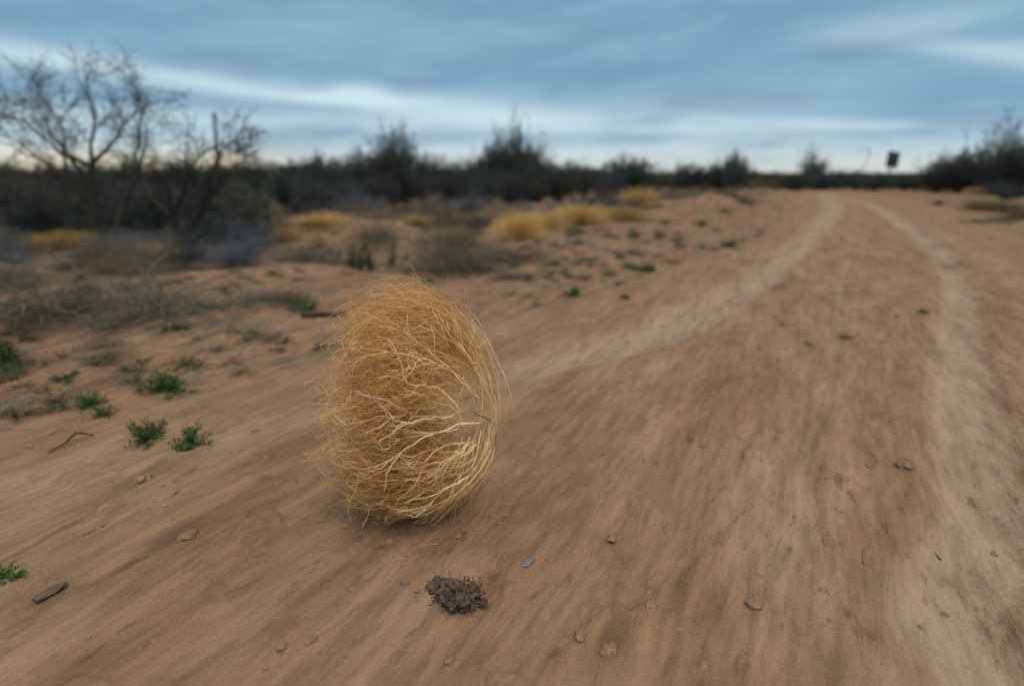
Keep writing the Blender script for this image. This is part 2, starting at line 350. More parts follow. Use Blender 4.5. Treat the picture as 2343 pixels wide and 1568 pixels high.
# ------------------------------------------------------------------ ground and road: one polar sheet, split where the road runs
def build_ground():
    th = np.concatenate([np.arange(-56, 56.01, .17), np.arange(60, 300, 5)]) * pi / 180; nt = len(th)
    r = [.02, .1, .2, .3, .4]; 
    while r[-1] < 60: r.append(r[-1] * (1.0105 if r[-1] < 22 else 1.02))
    while r[-1] < 4500: r.append(r[-1] * 1.12)
    r = np.array(r); nr = len(r)
    R_, T_ = np.meshgrid(r, th, indexing='ij'); X = (R_ * np.sin(T_)).ravel(); Y = (R_ * np.cos(T_)).ravel()
    F = fields(X, Y); Z = H(X, Y, F); fade = sstep(np.hypot(X, Y), 80, 50)
    Z = Z * fade
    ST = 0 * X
    for px, py, l, w_, k in DARK_PATCHES:
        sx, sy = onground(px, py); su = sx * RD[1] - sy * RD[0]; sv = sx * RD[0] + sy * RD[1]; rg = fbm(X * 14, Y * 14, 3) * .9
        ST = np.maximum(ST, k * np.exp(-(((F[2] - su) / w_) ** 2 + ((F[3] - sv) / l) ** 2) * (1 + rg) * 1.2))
    idx = np.arange(nr * nt).reshape(nr, nt)
    a = idx[:-1, :]; b_ = idx[1:, :]
    faces = np.stack([a, b_, np.roll(b_, -1, 1), np.roll(a, -1, 1)], -1).reshape(-1, 4)[:, ::-1]
    cx = X[faces].mean(1); cy = Y[faces].mean(1); rf = F[4][faces].mean(1) > 0
    V = np.stack([X, Y, Z], 1)
    for nm, sel in (('ground', ~rf), ('dirt_road', rf)):
        f = faces[sel]; used, inv = np.unique(f, return_inverse=True); f = inv.reshape(f.shape)
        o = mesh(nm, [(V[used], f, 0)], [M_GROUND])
        for an, arr in (('road', F[0]), ('track', F[1]), ('dark_patch', ST)):
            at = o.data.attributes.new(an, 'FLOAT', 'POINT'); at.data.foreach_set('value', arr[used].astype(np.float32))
        tag(o, {'ground': 'reddish dry desert ground strewn with litter beside the track', 'dirt_road': 'rutted sandy dirt road with pale wheel tracks curving away'}[nm], {'ground': 'ground', 'dirt_road': 'road'}[nm], kind='structure')
build_ground()

# ------------------------------------------------------------------ loose litter: nobody could count it
def scatter_litter():
    P = []; n = 17000
    x = RS.uniform(-11, 12, n * 3); y = 1.2 + 24 * RS.rand(n * 3) ** 1.6
    rd = fields(x, y)[0]; keep = (np.abs(x) < y * .95 + .7) & (RS.rand(n * 3) > rd * 1.0 - .006) & (RS.rand(n * 3) < .5 + fbm(x * .8, y * .8, 3) * 2)
    x = x[keep][:n]; y = y[keep][:n]; z = H(x, y) + .004
    a = np.where(RS.rand(len(x)) < .6, AZR + RS.randn(len(x)) * .5, RS.uniform(0, 6.28, len(x)))
    d = np.stack([np.sin(a), np.cos(a), RS.uniform(-.02, .25, len(x))], 1)
    Pt = grow(np.stack([x, y, z], 1), d, RS.uniform(.02, .13, len(x)), 4, .35)
    v, f = tubes(Pt, taper(Pt, .0026, .0012), 3)
    o = mesh('twig_litter', [(v, f, 0)], [M_DEAD]); tag(o, 'fine dead twigs and straw scattered over the red shoulder', 'litter', kind='stuff')
    n = 14000; x = RS.uniform(-7, 8, n); y = .9 + 13 * RS.rand(n) ** 1.5; rd = fields(x, y)[0]
    keep = RS.rand(n) > .55 * rd; x = x[keep]; y = y[keep]; n = len(x); z = H(x, y)
    s = .003 + .012 * RS.rand(n) ** 4
    oct_ = np.array([[1, 0, 0], [0, 1, 0], [-1, 0, 0], [0, -1, 0], [0, 0, .7], [0, 0, -.5]], float)
    V = np.stack([x, y, z], 1)[:, None, :] + oct_[None] * s[:, None, None] * RS.uniform(.6, 1.3, (n, 6, 1))
    fq = np.array([[0, 1, 4, 4], [1, 2, 4, 4], [2, 3, 4, 4], [3, 0, 4, 4]])
    tri = fq[:, :3]; Fc = (tri[None] + (np.arange(n) * 6)[:, None, None]).reshape(-1, 3)
    o = mesh('loose_grit', [(V.reshape(-1, 3), Fc, 0)], [M_CLOD], smooth=False)
    tag(o, 'small crumbs of red dirt and grit lying loose on road and shoulder', 'grit', kind='stuff')
scatter_litter()

# ------------------------------------------------------------------ plant prototypes (unit: about one metre tall)
COUNT = {}
def link_copy(o, parent=None):
    c = o.copy(); C.objects.link(c); c.parent = parent
    for ch in list(o.children): link_copy(ch, c)
    return c
def proto_scrub(name, leafm, nstem=34, leafn=7000, lsize=.035, spread=.62, up=0.5):
    root = empty(name, (0, 0, -50))
    a = RS.uniform(0, 6.28, nstem); tl = RS.uniform(.05, spread * 1.35, nstem)
    d = np.stack([np.sin(tl) * np.cos(a), np.sin(tl) * np.sin(a), np.cos(tl)], 1); st = np.stack([np.cos(a) * .06, np.sin(a) * .06, 0 * a], 1) * RS.uniform(0, 1.4, (nstem, 1))
    P1 = grow(st, d, RS.uniform(.55, 1.0, nstem), 9, .3, -.15)
    P2 = branch_from(P1, 8, .25, 1, .55, .34, 6, .35, -.1); P3 = branch_from(P2, 4, .2, 1, .6, .16, 4, .3)
    v1, f1 = tubes(P1, taper(P1, .012, .003)); v2, f2 = tubes(P2, taper(P2, .004, .0018)); v3, f3 = tubes(P3, taper(P3, .002, .001))
    mesh('stems', [(v1, f1, 0), (v2, f2, 0), (v3, f3, 0)], [M_TWIG], root)
    src = P3.reshape(-1, 3); lp = src[RS.randint(0, len(src), leafn)] + RS.randn(leafn, 3) * .018; lp[:, 2] = np.maximum(lp[:, 2], .02)
    v, f = leaves(lp, lsize, .5, up); mesh('foliage', [(v, f, 0)], [leafm], root, False)
    return root
def proto_dead(name, m_, n=60, flat=1.2, len_=.9, per=9, r=.008, grav=.9):
    root = empty(name, (0, 0, -50)); a = RS.uniform(0, 6.28, n); tl = RS.uniform(.2, flat, n)
    d = np.stack([np.sin(tl) * np.cos(a), np.sin(tl) * np.sin(a), np.cos(tl)], 1)
    P1 = grow(RS.randn(n, 3) * .06 * np.array([1, 1, 0]), d, len_ * RS.uniform(.5, 1.15, n), 10, .45, grav); P1[:, :, 2] = np.abs(P1[:, :, 2])
    P2 = branch_from(P1, per, .15, 1, .6, .3, 6, .5, grav * .6); P3 = branch_from(P2, 4, .1, 1, .8, .12, 4, .5)
    P2[:, :, 2] = np.abs(P2[:, :, 2]); P3[:, :, 2] = np.abs(P3[:, :, 2])
    v1, f1 = tubes(P1, taper(P1, r, r * .35)); mesh('stems', [(v1, f1, 0)], [m_], root)
    v2, f2 = tubes(P2, taper(P2, r * .5, r * .25)); v3, f3 = tubes(P3, taper(P3, r * .3, r * .16))
    mesh('twigs', [(v2, f2, 0), (v3, f3, 0)], [m_], root)
    return root
def proto_grass(name, m_, n=900, wide=.55, r=.0032):
    root = empty(name, (0, 0, -50))
    a = RS.uniform(0, 6.28, n); tl = np.abs(RS.randn(n)) * .52 + .03; tl = np.minimum(tl, 1.3)
    d = np.stack([np.sin(tl) * np.cos(a), np.sin(tl) * np.sin(a), np.cos(tl)], 1); rr = np.sqrt(RS.rand(n)) * .13 * wide / .55; b = RS.uniform(0, 6.28, n)
    st = np.stack([np.cos(b) * rr, np.sin(b) * rr, 0 * b], 1)
    P = grow(st, d + st * 2.0, RS.uniform(.5, 1.1, n), 8, .3, 1.0); P[:, :, 2] = np.abs(P[:, :, 2])
    v, f = tubes(P, taper(P, r, r * .4)); mesh('blades', [(v, f, 0)], [m_], root)
    k = n // 3; Q = branch_from(P[:k], 3, .6, 1, .5, .12, 4, .3, .4); v, f = tubes(Q, taper(Q, r * .8, r * .4))
    mesh('seed_heads', [(v, f, 0)], [m_], root)
    return root
def proto_weed(name, m_, n=26, leafn=1100, ls=.15, low=1.15):
    root = empty(name, (0, 0, -50)); a = RS.uniform(0, 6.28, n); tl = RS.uniform(.1, low, n)
    d = np.stack([np.sin(tl) * np.cos(a), np.sin(tl) * np.sin(a), np.cos(tl)], 1)
    P = grow(np.zeros((n, 3)), d, RS.uniform(.5, 1.0, n), 6, .3, .2); v, f = tubes(P, taper(P, .014, .007)); mesh('stems', [(v, f, 0)], [m_], root)
    src = P[:, 1:].reshape(-1, 3); lp = src[RS.randint(0, len(src), leafn)] + RS.randn(leafn, 3) * .04; lp[:, 2] = np.abs(lp[:, 2])
    v, f = leaves(lp, ls, .38, .7); mesh('leaves', [(v, f, 0)], [m_], root, False)
    return root
SCRUB = [proto_scrub('creosote_bush', M_CREO, 34, 7500, .036), proto_scrub('creosote_bush', M_CREO, 26, 5200, .032, .5), proto_scrub('creosote_bush', M_CREO, 40, 8500, .034, .75),
         proto_scrub('creosote_bush', M_CREO2, 34, 6000, .030, .7)]
SAGE = proto_scrub('sage_bush', M_SAGE, 36, 8000, .030, .8); GREYS = proto_dead('grey_brush', M_GREYB, 90, 1.15, .95, 12, .006, .3)
DEADG = [proto_dead('dead_brush', M_DEAD, 70, 1.3, .95, 11, .0065, .9), proto_dead('dead_brush', M_DEAD, 60, 1.25, 1.0, 10, .006, 1.1)]
DEADB = proto_dead('dead_brush', M_DEADB, 75, 1.35, .95, 12, .006, .7)
DARKB = proto_dead('bare_dark_bush', M_TWIG, 60, .95, 1.05, 12, .008, .1)
GOLD = [proto_grass('grass_clump', M_GOLD, 1500, .7, .0045), proto_grass('grass_clump', M_GOLD, 1300, 1.0, .0045)]; TAN = proto_grass('grass_clump', M_TAN, 1100, .9, .004)
GREEN = [proto_weed('green_weed', M_GREEN), proto_weed('green_weed', M_GREEN, 34, 1400, .13, 1.35)]; OLIVE = proto_weed('olive_weed', M_OLIVE, 26, 420, .13, 1.4)
PROTOS = SCRUB + [SAGE, GREYS] + DEADG + [DEADB, DARKB] + GOLD + [TAN] + GREEN + [OLIVE]
EXT = {}; GROWN = dict(grass_clump=1.35, dead_brush=1.2, grey_brush=1.15, green_weed=.92, sage_bush=1.1)
for p in PROTOS:
    co = np.concatenate([np.array([v.co[:] for v in ch.data.vertices][::7]) for ch in p.children])
    EXT[p.name] = (np.percentile(co[:, 2], 98.5), np.percentile(np.abs(co[:, :2]), 96))
SOFT = 1
def place(p, px, base, top, hw, label, cat, group=None, xyz=None, name=None):
    """stand a copy of plant p on the ground; base, top and half width as seen in the photograph"""
    x, y = onground(px, base)
    z = h1(x, y)
    for _ in range(2):
        x, y = onground(px, base, z); z = h1(x, y)
    d = math.hypot(x, y); a = azel(px, top)[1]; h = max(.03, CAMZ + d * tan(radians(a)) - z); wdt = hw / FPX * (y * cos(PITCH) + (CAMZ - z) * sin(PITCH))
    c = link_copy(p); eh, ew = EXT[p.name]
    c.location = (x, y, z - .015); c.rotation_euler = (0, 0, random.uniform(0, 6.28)); k = GROWN.get(p.name.split('.')[0], 1.0); c.scale = (k * wdt / ew, k * wdt / ew, h / eh * (.84 if 'grass' in p.name else 1 + (k - 1) * .6) * random.uniform(.86, 1.1))
    return tag(c, label, cat, group)

# ---- the dense band of dark scrub left of the road
SIL = [(-700,360),(-300,350),(-100,368),(0,372),(100,378),(200,372),(300,366),(400,366),(500,376),(600,356),(700,357),(800,372),(860,345),(910,330),(950,352),(1000,370),(1060,372),(1110,352),(1160,330),(1200,332),(1240,362),(1300,372),(1350,378),(1400,366),(1450,364),(1480,388),(1530,396),(1560,388),(1620,380),(1680,362),(1712,392),(1760,400)]
def sil(x):
    return float(np.interp(x, [s[0] for s in SIL], [s[1] for s in SIL]))
GB = 'dense dark creosote scrub left of the road'
LB = 'dark grey-green creosote bush crowded into the scrub band left of the road'
x = -620
while x < 1700:
    nb = 446 + random.uniform(0, 14) if x < 1300 else 434 + random.uniform(0, 12)
    place(random.choice(SCRUB[:3]), x, nb, sil(x) + random.uniform(-4, 12), random.uniform(38, 60), LB, 'bush', GB)
    x += random.uniform(26, 42) if x > -80 else 80
x = -600
while x < 1420:
    t = max(0, min(1, x / 1420)); nb = (505 - 45 * t) + random.uniform(-14, 14)
    place(random.choice(SCRUB), x, nb, 412 - 14 * t + random.uniform(-22, 18), random.uniform(42, 66) * (1.15 - .5 * t), LB, 'bush', GB)
    x += random.uniform(42, 60)
x = -500
while x < 520:
    place(random.choice(SCRUB[1:]), x, 522 + random.uniform(-12, 8), 430 + random.uniform(-15, 20), random.uniform(55, 80), LB, 'bush', GB); x += random.uniform(60, 85)
x = -420
while x < 560:
    place(random.choice([SCRUB[0], SCRUB[2], SCRUB[3]]), x, 556 + random.uniform(-14, 10), 462 + random.uniform(-26, 20), random.uniform(60, 85), LB, 'bush', GB); x += random.uniform(75, 120)
# the ones that stand out of the band
place(SCRUB[1], 905, 470, 288, 44, 'tall narrow creosote bush spiking above the scrub left of centre', 'bush')
place(SCRUB[0], 1160, 462, 318, 72, 'broad dark bush rising highest above the scrub near the middle', 'bush')
place(DARKB, 1185, 462, 286, 50, 'bare dark twiggy bush poking up out of the broad dark bush', 'bush')
place(DARKB, 900, 468, 280, 60, 'bare twigs fanning out around the tall narrow creosote bush', 'bush')
place(SCRUB[2], 1682, 437, 345, 34, 'rounded dark bush closing the scrub band beside the left road edge', 'bush')
place(SCRUB[0], 1650, 438, 368, 40, 'low dark bush just left of the rounded bush that closes the scrub band', 'bush')
place(SCRUB[1], 1560, 436, 366, 18, 'small lone twiggy bush showing over the low gap in the scrub', 'bush')
place(SCRUB[0], 1440, 450, 352, 58, 'dark bush at the right end of the tall scrub, behind golden grass', 'bush')
place(DARKB, -20, 530, 395, 150, 'bare dark bush with pale sweeping stems at the left edge', 'bush')
place(DEADG[1], 60, 520, 430, 120, 'tangled grey dead stems inside the dark scrub at far left', 'dead brush')
place(SAGE, 575, 560, 440, 62, 'pale grey-green rounded bush just right of the two bare trees', 'bush')
place(GREYS, 692, 486, 412, 52, 'blue-grey leafless brush against the dark scrub', 'brush')
place(GREYS, 540, 575, 500, 75, 'low blue-grey brush at the foot of the pale grey-green bush', 'brush')
place(GREYS, 1075, 500, 440, 60, 'flat blue-grey brush behind the golden grass at the middle', 'brush')
place(GREYS, 815, 490, 440, 46, 'small blue-grey brush left of the earth mound', 'brush')
place(SAGE, 1230, 462, 412, 34, 'small sage bush below the broad dark bush', 'bush')
place(GREYS, 1530, 468, 432, 45, 'flat blue-grey brush at the right end of the golden grass row', 'brush')
# ---- golden grass
GG = 'golden grass clumps along the scrub edge'
for px, b, t, hw, lab in [
    (1192,548,472,42,'leftmost and lowest golden clump of the bright row beside the road'), (1243,525,480,34,'golden clump tucked between two taller ones in the bright row'),
    (1322,512,455,46,'large bright golden clump in the middle of the row'), (1372,508,468,36,'golden clump right of the large middle one in the row'), (1425,505,462,40,'wide golden clump near the right end of the bright row'),
    (1462,478,428,34,'tallest golden clump, standing behind the right end of the row'), (1500,492,470,28,'last small golden clump at the right end of the row'),
    (955,520,488,32,'low ochre grass clump behind the grey dead brush'), (745,522,472,44,'straw gold clump left of the earth mound'),
    (640,556,498,40,'golden clump with a green heart beside the blue-grey brush'), (345,480,412,50,'ochre grass glimpsed between the two bare tree trunks'),
    (155,572,520,58,'ochre grass mat at the foot of the left bare tree'), (75,574,528,44,'ochre grass mat at the far left edge'), (2118,434,408,22,'small golden clump in front of the bushes right of the road'),
    (2232,446,424,16,'little golden tuft under the large bush at right'), (1005,468,436,16,'thin upright golden tuft against the dark scrub')]:
    place(random.choice(GOLD), px, b, t, hw, lab, 'grass', GG)
for px, b, t, hw, lab in [(330,606,545,46,'pale straw grass between the bare tree trunks'), (800,484,446,28,'tan grass tuft on the crest behind the earth mound'), (1110,516,470,34,'tan grass left of the bright golden row'),
    (1600,470,430,46,'tan grass heap left of the road bend'), (1040,560,510,50,'tan grass behind the grey dead brush'), (2310,484,455,40,'pale straw grass right of the road at the frame edge'), (2250,470,448,40,'straw grass under the large bush at right'),
    (1290,505,470,40,'tan grass behind the bright golden row'), (870,520,470,40,'tan grass crowning the earth mound'), (1150,500,462,30,'tan grass above the lowest golden clump'), (470,600,556,36,'straw grass at the foot of the right bare tree')]:
    place(TAN, px, b, t, hw, lab, 'grass', 'tan grass tufts')
# ---- dead brush
for p, px, b, t, hw, lab in [
    (DEADG[0],1040,622,532,105,'large grey-brown dead brush arching over the shoulder behind the tumbleweed'), (DEADG[1],765,606,548,95,'low grey-green dead brush left of the earth mound foot'),
    (DEADG[1],330,712,625,190,'wide swept pile of grey dead brush on the left shoulder'), (DEADG[0],120,720,640,150,'grey dead brush sprawling towards the left edge'), (DEADB,1565,484,440,48,'brown dead brush heap right of the golden row'),
    (DEADB,1640,484,432,52,'brown brush mound beside the bend of the road'), (DEADB,1745,448,418,40,'dark brown brush heap where the road bends away'), (DEADB,1690,470,440,36,'small brown brush on the bank left of the bend'),
    (DEADB,1180,596,560,70,'flat brown dead brush right of the large grey-brown one'), (DEADG[0],690,600,560,60,'small grey dead brush in front of the low blue-grey brush'), (DEADG[1],590,690,650,80,'flat grey brush lying between the swept pile and the green tuft'),
    (DEADB,240,626,588,50,'small dark brush below the left bare tree'), (DEADB,2330,500,476,40,'flat brown brush at the right frame edge'), (DEADB,960,505,460,50,'brown dead brush behind the earth mound'), (DEADG[0],30,655,600,90,'dead grey stems lying at the left edge below the ochre grass')]:
    place(p, px, b, t, hw, lab, 'dead brush')
n = 0
while n < 135:
    px = random.uniform(-350, 1760); e = float(np.interp(px, [0, 500, 900, 1300, 1650, 1760], [590, 575, 520, 492, 455, 445])); py = e + random.uniform(-45, 22) * (.5 + max(0, 1500 - px) / 1500) + (34 * random.random() ** 2 if px < 1300 else 0)
    if 1150 < px < 1520 and py > 490 or py < 447: continue
    if any(abs(px - a) < 62 and b - 12 < py for a, b in ((345, 470), (640, 548), (745, 522), (155, 572), (75, 574), (955, 520))) and random.random() < .85: continue
    q = random.random(); k = (py - 380) / 150
    if q < .30: place(random.choice(DEADG), px, py, py - 46 * k * random.uniform(.6, 1.2), 42 * k, 'low grey dead brush in the fringe of the scrub band', 'dead brush', 'low dead brush fringing the scrub')
    elif q < .5: place(DEADB, px, py, py - 40 * k * random.uniform(.6, 1.2), 40 * k, 'low brown dead brush in the fringe of the scrub band', 'dead brush', 'low brown brush fringing the scrub')
    elif q < .68: place(TAN, px, py, py - 34 * k * random.uniform(.6, 1.2), 30 * k, 'low tan grass tuft in the fringe of the scrub band', 'grass', 'tan grass fringing the scrub')
    elif q < .84: place(GREYS, px, py, py - 44 * k * random.uniform(.6, 1.2), 44 * k, 'low blue-grey brush in the fringe of the scrub band', 'brush', 'blue-grey brush fringing the scrub')
    else: place(SCRUB[3], px, py, py - 50 * k * random.uniform(.6, 1.2), 40 * k, 'low grey-green bush in the fringe of the scrub band', 'bush', 'low grey-green bushes fringing the scrub')
    n += 1
# ---- green weeds
for px, b, t, hw, lab in [
    (385,892,835,55,'largest bright green weed on the left shoulder'), (205,928,890,36,'small green weed left of the largest one'), (242,950,920,28,'dull green weed just below the small green one'),
    (338,1004,948,46,'green weed at the road edge below the largest one'), (432,1022,968,48,'leafy dark green weed nearest the left wheel track'), (695,710,677,28,'bright green tuft left of the top of the tumbleweed'),
    (8,838,748,52,'bright green weed cut by the left frame edge'), (12,1325,1280,36,'dull green sprig at the lower left edge'), (158,872,840,30,'dark green sprig above the small green weed'),
    (1482,620,598,26,'bright green tuft on the shoulder right of the tumbleweed'), (1440,614,597,18,'small green tuft beside the bright one on the shoulder'), (1310,676,652,20,'green tuft nearest the tumbleweed on its right'),
    (1430,684,668,16,'faint green sprig at the road edge'), (1690,502,482,30,'wide bright green patch where the shoulder narrows'), (1650,506,490,22,'green tuft just left of the wide bright green patch'),
    (1602,518,503,16,'green tuft below the brown brush heap'), (1668,566,545,18,'green weed at the left edge of the road bend'), (1520,514,500,16,'small green tuft at the foot of the last golden clump'),
    (1450,542,526,18,'small green tuft below the golden row'), (825,608,588,30,'green patch under the earth mound'), (740,795,780,28,'thin green sprig left of the tumbleweed middle'), (975,650,632,22,'green sprig right above the tumbleweed'),
    (1270,606,592,14,'tiny green tuft right of the flat brown brush'), (1840,456,446,24,'green patch at the inside of the road bend'), (2110,716,702,12,'small green weed in the middle of the road'), (2052,724,716,8,'tiny green weed beside the one in mid road'),
    (2150,468,458,20,'green patch at the foot of the right bushes'), (2260,508,498,60,'flat green patch right of the road'), (460,598,560,26,'yellow-green weed at the base of the right bare tree'), (640,545,518,14,'green heart leaves inside a golden clump')]:
    place(random.choice(GREEN), px, b, t, hw, lab, 'weed')
n = 0
while n < 95:
    px = random.uniform(-250, 1560); py = 510 + 380 * random.random() ** 1.6; e = np.interp(px, [0, 600, 1350, 1560], [880, 780, 650, 560])
    if py > e or (690 < px < 1170 and py > 640): continue
    k = (py - 380) / 200
    place(random.choice(DEADG + [DEADB, DEADB]), px, py, py - 17 * k * random.uniform(.6, 1.3), 24 * k * random.uniform(.5, 1.3), 'small flat scrap of dead brush lying on the bare red shoulder', 'dead brush', 'scraps of dead brush on the shoulder'); n += 1
n = 0
while n < 300:
    px = random.uniform(-250, 1800); py = 530 + 450 * random.random() ** 1.5; gx, gy = onground(px, py)
    if fields(np.array([gx]), np.array([gy]))[0][0] > .3 or (700 < px < 1160 and py > 640): continue
    hw = 13 + (py - 500) * .045 * random.uniform(.6, 1.6)
    place(OLIVE, px, py, py - hw * .7, hw, 'small flat olive-brown weed on the bare red shoulder', 'weed', 'small olive weeds dotted over the shoulder'); n += 1
# ---- right side and the far strip
for p, px, b, t, hw, lab in [
    (SCRUB[0],2250,444,322,62,'tallest dark bush of the thicket right of the road'), (SCRUB[2],2325,447,312,60,'dark bush at the right edge of the frame'), (SCRUB[2],2190,442,352,46,'mid-height dark bush left of the tallest one at right'),
    (SCRUB[1],2142,440,362,34,'brownish twiggy bush at the left end of the right thicket'), (DARKB,2140,440,352,44,'bare twigs reaching left from the right thicket'), (DARKB,2290,446,296,80,'bare twigs standing above the right thicket'),
    (SCRUB[0],2400,452,330,70,'dark bush just outside the right edge of the thicket'), (SCRUB[2],2520,458,340,80,'dark bush far outside the right edge'), (SCRUB[3],2300,462,410,60,'low grey-green bush at the foot of the right thicket'),
    (SCRUB[1],1858,430,372,30,'small twiggy shrub alone on the horizon beyond the bend'), (DARKB,1852,430,328,30,'bare twigs of the lone shrub on the horizon')]:
    place(p, px, b, t, hw, lab, 'bush')
x = 1690
while x < 2480:
    place(random.choice(SCRUB), x, 432 + random.uniform(-3, 5) + max(0, x - 2050) * .02, 396 + random.uniform(-4, 4), random.uniform(26, 38), 'low dark bush in the line beyond the end of the road', 'bush', 'low bushes closing the far end of the road')
    x += random.uniform(18, 26)
for p in PROTOS:
    for ch in list(p.children): bpy.data.objects.remove(ch)
    bpy.data.objects.remove(p)

def distant_scrub():
    n = 1500; a = RS.uniform(-62, 62, n) * pi / 180; r = 48 + 500 * RS.rand(n) ** 1.7
    k = 70; cx = r * np.sin(a); cy = r * np.cos(a); hh = RS.uniform(.6, 1.15, n); ww = RS.uniform(.8, 2.2, n)
    q = RS.randn(n, k, 3); q = q / np.linalg.norm(q, axis=2, keepdims=True) * RS.rand(n, k, 1) ** .4; q[:, :, 2] = np.abs(q[:, :, 2])
    Pc = np.stack([cx, cy, 0 * cx], 1)[:, None, :] + q * np.stack([ww, ww, hh * .9], 1)[:, None, :]
    v, f = leaves(Pc.reshape(-1, 3), .26, .5, .8)
    o = mesh('distant_scrub', [(v, f, 0)], [M_CREO], smooth=False); tag(o, 'far-off dark scrub reaching to the horizon', 'scrub', kind='stuff')
distant_scrub()

# ------------------------------------------------------------------ two bare trees
def resample(pts, n):
    P = np.array(smooth_poly([tuple(p) for p in pts], 6)) if len(pts) > 2 else np.array(pts, float)
    d = np.concatenate([[0], np.cumsum(np.linalg.norm(np.diff(P, axis=0), axis=1))]); t = np.linspace(0, d[-1], n)
    return np.stack([np.interp(t, d, P[:, i]) for i in range(3)], 1)
def bare_tree(base, limbs, label, r0=.055, per=7, tw=.42):
    x, y = onground(*base); z = h1(x, y); root = empty('bare_tree', (x, y, z - .03), label=label, cat='tree'); o3 = np.array([x, y, z - .03])
    L = []; trunkparts = []
    for i, (pts, dy) in enumerate(limbs):
        W3 = [atY(px, py, y + dy * k / max(1, len(pts) - 1)) for k, (px, py) in enumerate(pts)]
        if pts[0] == base: W3[0] = np.array([x, y, z - .03])
        P = resample(W3, 14) - o3; P[1:] += RS.randn(13, 3) * .012
        L.append(P); rr = r0 * (.85 if pts[0] == base else .42)
        trunkparts.append(tubes(P[None], np.interp(np.linspace(0, 1, 14), [0, .5, 1], [rr, rr * .42, .005])[None] , 7) + (0,))
    mesh('trunk', trunkparts, [M_BARK], root)
    P1 = np.stack(L); P2 = branch_from(P1, per, .22, 1, .6, tw * 1.6, 10, .6, -.1); P3 = branch_from(P2, 8, .15, 1, .6, tw * .7, 6, .5, -.05); P4 = branch_from(P3, 4, .15, 1, .7, tw * .28, 4, .4)
    parts = [tubes(P2, taper(P2, .0048, .002), 4) + (0,), tubes(P3, taper(P3, .0035, .0018)) + (0,), tubes(P4, taper(P4, .002, .0012)) + (0,)]
    mesh('crown', parts, [M_BARK], root)
    return root
bare_tree((248, 576), [([(248,576),(225,490),(190,400),(120,310),(85,225)], .4), ([(248,576),(215,470),(205,380),(218,290),(205,195)], -.2), ([(225,490),(160,420),(60,340),(10,300)], -.5),
    ([(205,380),(260,320),(310,250),(325,200)], .5), ([(215,470),(150,380),(140,280),(60,190)], .9), ([(205,380),(130,340),(40,270),(-30,270)], -.8), ([(248,576),(290,450),(330,340),(335,260)], .7)],
    'wide bare dark tree whose fine twigs reach highest at left', .075, 15, .50)
bare_tree((418, 594), [([(418,594),(450,500),(480,420),(500,350)], .2), ([(418,594),(395,500),(380,430),(340,370)], -.3), ([(450,500),(480,400),(510,345),(550,318)], -.4), ([(395,500),(430,420),(460,350),(540,322)], -.2),
    ([(395,500),(340,440),(310,360),(330,240)], .6), ([(450,500),(520,400),(570,350)], .5)],
    'smaller bare tree with a forked V trunk leaning right', .075, 10, .36)

# ------------------------------------------------------------------ far posts and the sign
def box(cx, cy, cz, sx, sy, sz, bevel=.0):
    v = np.array([[a, b, c] for a in (-1, 1) for b in (-1, 1) for c in (-1, 1)], float) * np.array([sx, sy, sz]) / 2 + np.array([cx, cy, cz])
    f = np.array([[0, 1, 3, 2], [4, 6, 7, 5], [0, 4, 5, 1], [2, 3, 7, 6], [0, 2, 6, 4], [1, 5, 7, 3]]); return v, f
def far_sign():
    x, y = onground(2026, 431); z = h1(x, y); root = empty('road_sign', (x, y, z), .1, label='dark square sign board on a leaning post beyond the road end', cat='sign')
    top = CAMZ + y * (ray(2035, 347)[2] / ray(2035, 347)[1]) - z; s = 1.0
    post = tubes(np.array([[[0, 0, -.2], [.06, 0, top * .5], [.16, 0, top - .1]]]), np.full((1, 3), .06), 6)
    mesh('post', [post + (0,)], [M_TWIG], root, False)
    bd = mesh('board', [box(0, 0, 0, s * .95, .04, s, 0) + (0,)], [M_SIGN], root, False); bd.location = (.18, -.06, top - s / 2); bd.rotation_euler = (0, radians(8), .2)
    mesh('bracket', [box(0, -.045, top - s / 2 - .05, .3, .03, .06) + (0,)], [M_POST], root, False).location = (.13, .055, 0)
far_sign()
def bent_stalk():
    x, y = onground(1962, 431); z = h1(x, y); o3 = np.array([x, y, z]); root = empty('bare_pole', tuple(o3), label='thin pale crooked pole with curled wires at its top, left of the dark sign', cat='pole')
    P = resample([o3, atY(1968, 395, y), atY(1985, 365, y), atY(1988, 338, y)], 12) - o3
    mesh('pole', [tubes(P[None], np.full((1, 12), .028), 6) + (0,)], [M_POST], root)
    Q = resample([atY(1988, 338, y), atY(1975, 334, y), atY(1962, 342, y)], 10) - o3; Q2 = resample([atY(1987, 348, y), atY(1974, 343, y - .2), atY(1958, 352, y - .2)], 10) - o3
    for q in (Q, Q2): mesh('wire', [tubes(q[None], np.full((1, 10), .014), 5) + (0,)], [M_TWIG], root)
bent_stalk()
def left_post():
    x, y = onground(506, 452); z = h1(x, y); h = CAMZ + y * (ray(508, 262)[2] / ray(508, 262)[1]) - z
    root = empty('bare_pole', (x, y, z), label='upright grey pole standing behind the right bare tree', cat='pole')
    mesh('pole', [tubes(np.array([[[0, 0, -.3], [.02, 0, h * .5], [.05, 0, h]]]), np.array([[.10, .09, .075]]), 8) + (0,)], [M_POST], root)
    mesh('cap', [tubes(np.array([[[.05, 0, h - .03], [.05, 0, h + .03], [.05, 0, h + .05]]]), np.array([[.095, .095, .01]]), 8) + (0,)], [M_TWIG], root)
left_post()

